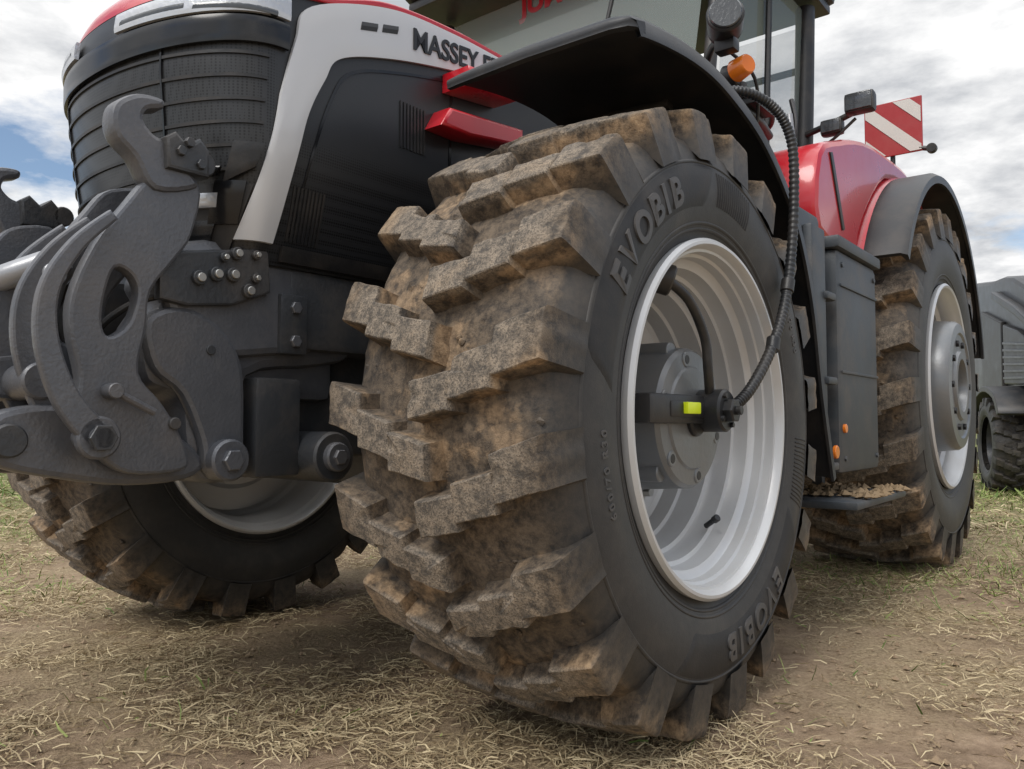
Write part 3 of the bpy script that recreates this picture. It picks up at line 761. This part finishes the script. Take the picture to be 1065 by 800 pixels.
# ---------------------------------------------------------------- ground
def axis(lo,hi,n,c,pw=2.6):
    out=[]
    for i in range(n):
        t=-1+2*i/(n-1); v=abs(t)**pw*(1 if t>0 else -1)
        out.append(c+v*(hi if t>0 else -lo))
    return out
gx=axis(-150,150,260,0); gy=axis(-30,400,300,3.5)
def gz(x,y):
    d=math.hypot(x,y-3)
    f=max(0,1-d/14)
    z=f*(.020*noise.noise(Vector((x*1.1,y*1.1,0)))+.012*noise.noise(Vector((x*5,y*5,3)))+.009*noise.noise(Vector((x*15,y*15,7))))
    return z-.004
vs=[(x,y,gz(x,y)) for y in gy for x in gx]; n=len(gx)
fs=[(j*n+i,j*n+i+1,(j+1)*n+i+1,(j+1)*n+i) for j in range(len(gy)-1) for i in range(n-1)]
def ground_mat():
    m,nt,p=base('dry_soil')
    a=noise_n(nt,.9,6,.6); b=noise_n(nt,14,7,.7); c=noise_n(nt,90,4,.7); e_=noise_n(nt,3.2,5,.6)
    soil=mix(nt,ramp(nt,b,.3,.7),(.20,.135,.088),(.44,.325,.225))
    soil=mix(nt,mth(nt,'MULTIPLY',ramp(nt,e_,.42,.60),.5),soil,(.15,.105,.068))
    straw=mix(nt,ramp(nt,c,.35,.65),(.19,.138,.08),(.48,.38,.24))
    col=mix(nt,ramp(nt,a,.42,.6),soil,straw)
    tc=nn(nt,'ShaderNodeTexCoord'); sx=nn(nt,'ShaderNodeSeparateXYZ'); nt.links.new(tc.outputs['Object'],sx.inputs[0])
    far=ramp(nt,mth(nt,'DIVIDE',sx.outputs[1],20),.22,.5)
    gr=mix(nt,ramp(nt,b,.35,.65),(.08,.11,.035),(.20,.21,.08))
    col=mix(nt,mth(nt,'MULTIPLY',far,.85),col,gr)
    nt.links.new(col,p.inputs['Base Color']); p.inputs['Roughness'].default_value=.95; p.inputs['Specular IOR Level'].default_value=.15
    bump(nt,p,mth(nt,'ADD',b,mth(nt,'MULTIPLY',c,.5)),.8,.02)
    return m
m=M(); m.add(vs,fs); m.obj('ground',ground_mat(),None,True)
def leafmat(name,c1,c2):
    m,nt,p=base(name)
    g=nn(nt,'ShaderNodeNewGeometry')
    nt.links.new(mix(nt,g.outputs['Random Per Island'],c1,c2),p.inputs['Base Color']); p.inputs['Roughness'].default_value=.7; p.inputs['Specular IOR Level'].default_value=.3
    return m
STR=leafmat('straw_stalk',(.22,.155,.085),(.64,.53,.33)); GRN=leafmat('grass_blade',(.08,.14,.03),(.32,.36,.12))
def blades(name,sets,mat):
    VV=[];FF=[];o=0
    for (n,xf,lmin,lmax,wd,rise) in sets:
        P=xf(n); n=len(P)
        ang=np.random.rand(n)*2*np.pi; ln=lmin+(lmax-lmin)*np.random.rand(n)**1.6; up=rise*np.random.rand(n)**2
        wd=wd*(.5+np.random.rand(n))
        z0=np.array([gz(x,y) for x,y in P])+.002+.010*np.random.rand(n)
        dx=np.cos(ang)*ln;dy=np.sin(ang)*ln; nx=-np.sin(ang)*wd;ny=np.cos(ang)*wd
        tw=(np.random.rand(n)-.5)*wd*1.5; bend=(np.random.rand(n)-.5)*ln*.25; arch_=np.random.rand(n)
        V=np.zeros((n,6,3))
        for k,(t,ws) in enumerate(((0,1),(.5,1),(1,.25))):
            cx=P[:,0]+dx*t+(-np.sin(ang))*bend*math.sin(t*math.pi); cy=P[:,1]+dy*t+np.cos(ang)*bend*math.sin(t*math.pi)
            cz=z0+up*ln*t+(.15*ln*math.sin(t*math.pi))*arch_
            V[:,2*k,0]=cx-nx*ws;V[:,2*k,1]=cy-ny*ws;V[:,2*k,2]=cz-tw
            V[:,2*k+1,0]=cx+nx*ws;V[:,2*k+1,1]=cy+ny*ws;V[:,2*k+1,2]=cz+tw
        b=np.arange(n)[:,None]*6+o
        FF.append(np.concatenate([b+np.array([0,1,3,2]),b+np.array([2,3,5,4])],1).reshape(-1,4)); VV.append(V.reshape(-1,3)); o+=6*n
    V=np.concatenate(VV);F=np.concatenate(FF)
    me=bpy.data.meshes.new(name); me.from_pydata(V.tolist(),[],F.tolist()); me.materials.append(mat); return link(me,name,None)
def field(dmin,dmax,pw,fn):
    def f(n):
        d=dmin+(dmax-dmin)*np.random.rand(n)**pw; x=(np.random.rand(n)*2-1)*.78*d
        k=np.array([random.random()<fn(a,b) for a,b in zip(x,d)]); return np.stack([x[k],d[k]],1)
    return f
def cl(v): return max(0,min(1,v))
def straw_d(x,y):
    c=cl(.5+2.4*noise.noise(Vector((x*1.5,y*1.5,5)))+1.2*noise.noise(Vector((x*5,y*5,1))))
    bare=cl((x-.35)/.6)*cl((4.0-y)/1.0)
    return cl(c+.12)*(1-.72*bare)
blades('straw',[(140000,field(1.5,6,1.3,straw_d),.012,.085,.0013,.35),(34000,field(6,26,1.4,straw_d),.05,.16,.004,.5)],STR)
def green_d(x,y):
    c=cl(.3+2.2*noise.noise(Vector((x*1.1,y*1.1,15))))
    r=cl((x-1.4)/.8)*cl((y-3.1)/1.0)
    l=cl((-x-1.2)/1.0)*cl((y-3.2)/1.0)
    return cl(c*.025+c*l*.8+r*(c*.7+.3))
blades('grass',[(75000,field(2.0,9,1.0,green_d),.02,.075,.0020,1.3),(34000,field(8,40,1.4,lambda x,y:cl(.5+noise.noise(Vector((x*.6,y*.6,2))))),.06,.16,.006,1.3)],GRN)
m=M()
for i in range(4200):
    d=1.6+3.4*random.random()**1.4; x=random.uniform(-.7,.72)*d
    if x<.2 and random.random()<.4: continue
    s=.003+.013*random.random()**4; z=gz(x,d)
    vs=[]
    for (a,b,c) in ((1,0,0),(-1,0,0),(0,1,0),(0,-1,0),(0,0,1),(0,0,-.4)):
        vs.append((x+a*s*random.uniform(.6,1.3),d+b*s*random.uniform(.6,1.3),z+.2*s+c*s*random.uniform(.5,1)))
    m.add(vs,[(0,2,4),(2,1,4),(1,3,4),(3,0,4),(2,0,5),(1,2,5),(3,1,5),(0,3,5)])
m.obj('soil_clods',paint('clod',(.34,.25,.165),.95,dusta=.3,bmp=.5,bs=200,spec=.1),None)
# ---------------------------------------------------------------- world / sun
el=math.radians(50); az=math.radians(215)
W=bpy.data.worlds.new('World'); S.world=W; W.use_nodes=True; nt=W.node_tree; nt.nodes.clear()
o=nn(nt,'ShaderNodeOutputWorld'); sky=nn(nt,'ShaderNodeTexSky',sky_type='NISHITA'); sky.sun_disc=False; sky.sun_elevation=el; sky.sun_rotation=az
b1=nn(nt,'ShaderNodeBackground'); b1.inputs[1].default_value=.14; nt.links.new(sky.outputs[0],b1.inputs[0])
tc=nn(nt,'ShaderNodeTexCoord'); sx=nn(nt,'ShaderNodeSeparateXYZ'); nt.links.new(tc.outputs['Generated'],sx.inputs[0])
zz=mth(nt,'ADD',mth(nt,'MAXIMUM',sx.outputs[2],0),.25)
cb=nn(nt,'ShaderNodeCombineXYZ'); nt.links.new(mth(nt,'DIVIDE',sx.outputs[0],zz),cb.inputs[0]); nt.links.new(mth(nt,'DIVIDE',sx.outputs[1],zz),cb.inputs[1]); nt.links.new(mth(nt,'MULTIPLY',sx.outputs[2],2.5),cb.inputs[2])
f1=noise_n(nt,1.15,9,.58,cb.outputs[0]); f2=noise_n(nt,2.6,8,.6,cb.outputs[0])
dens=ramp(nt,f1,.41,.49)
shade=ramp(nt,mth(nt,'ADD',mth(nt,'MULTIPLY',f2,.7),mth(nt,'MULTIPLY',f1,.3)),.45,.585,(1.0,1.0,1.0),(.50,.52,.555))
b2=nn(nt,'ShaderNodeBackground')
# overcast skies are brighter overhead than near the horizon
nt.links.new(mth(nt,'MULTIPLY_ADD',ramp(nt,sx.outputs[2],.45,1.0),1.6,1.02),b2.inputs[1]); nt.links.new(shade,b2.inputs[0])
mx=nn(nt,'ShaderNodeMixShader'); nt.links.new(dens,mx.inputs[0]); nt.links.new(b1.outputs[0],mx.inputs[1]); nt.links.new(b2.outputs[0],mx.inputs[2]); nt.links.new(mx.outputs[0],o.inputs[0])
sl=bpy.data.lights.new('sun','SUN'); sl.energy=2.0; sl.angle=math.radians(28); sl.color=(1,.96,.91)
so=bpy.data.objects.new('sun',sl); S.collection.objects.link(so)
d=Vector((math.sin(az)*math.cos(el),math.cos(az)*math.cos(el),math.sin(el))); so.rotation_euler=d.to_track_quat('Z','Y').to_euler()
S.view_settings.view_transform='Standard'; S.view_settings.look='None'; S.view_settings.exposure=0
c=bpy.data.cameras.new('camera'); c.sensor_width=36; c.lens=28.06; c.clip_end=2000; c.clip_start=.05
co=bpy.data.objects.new('camera',c); co.location=(0,0,.8); co.rotation_euler=(math.pi/2+TH,0,0); S.collection.objects.link(co); S.camera=co
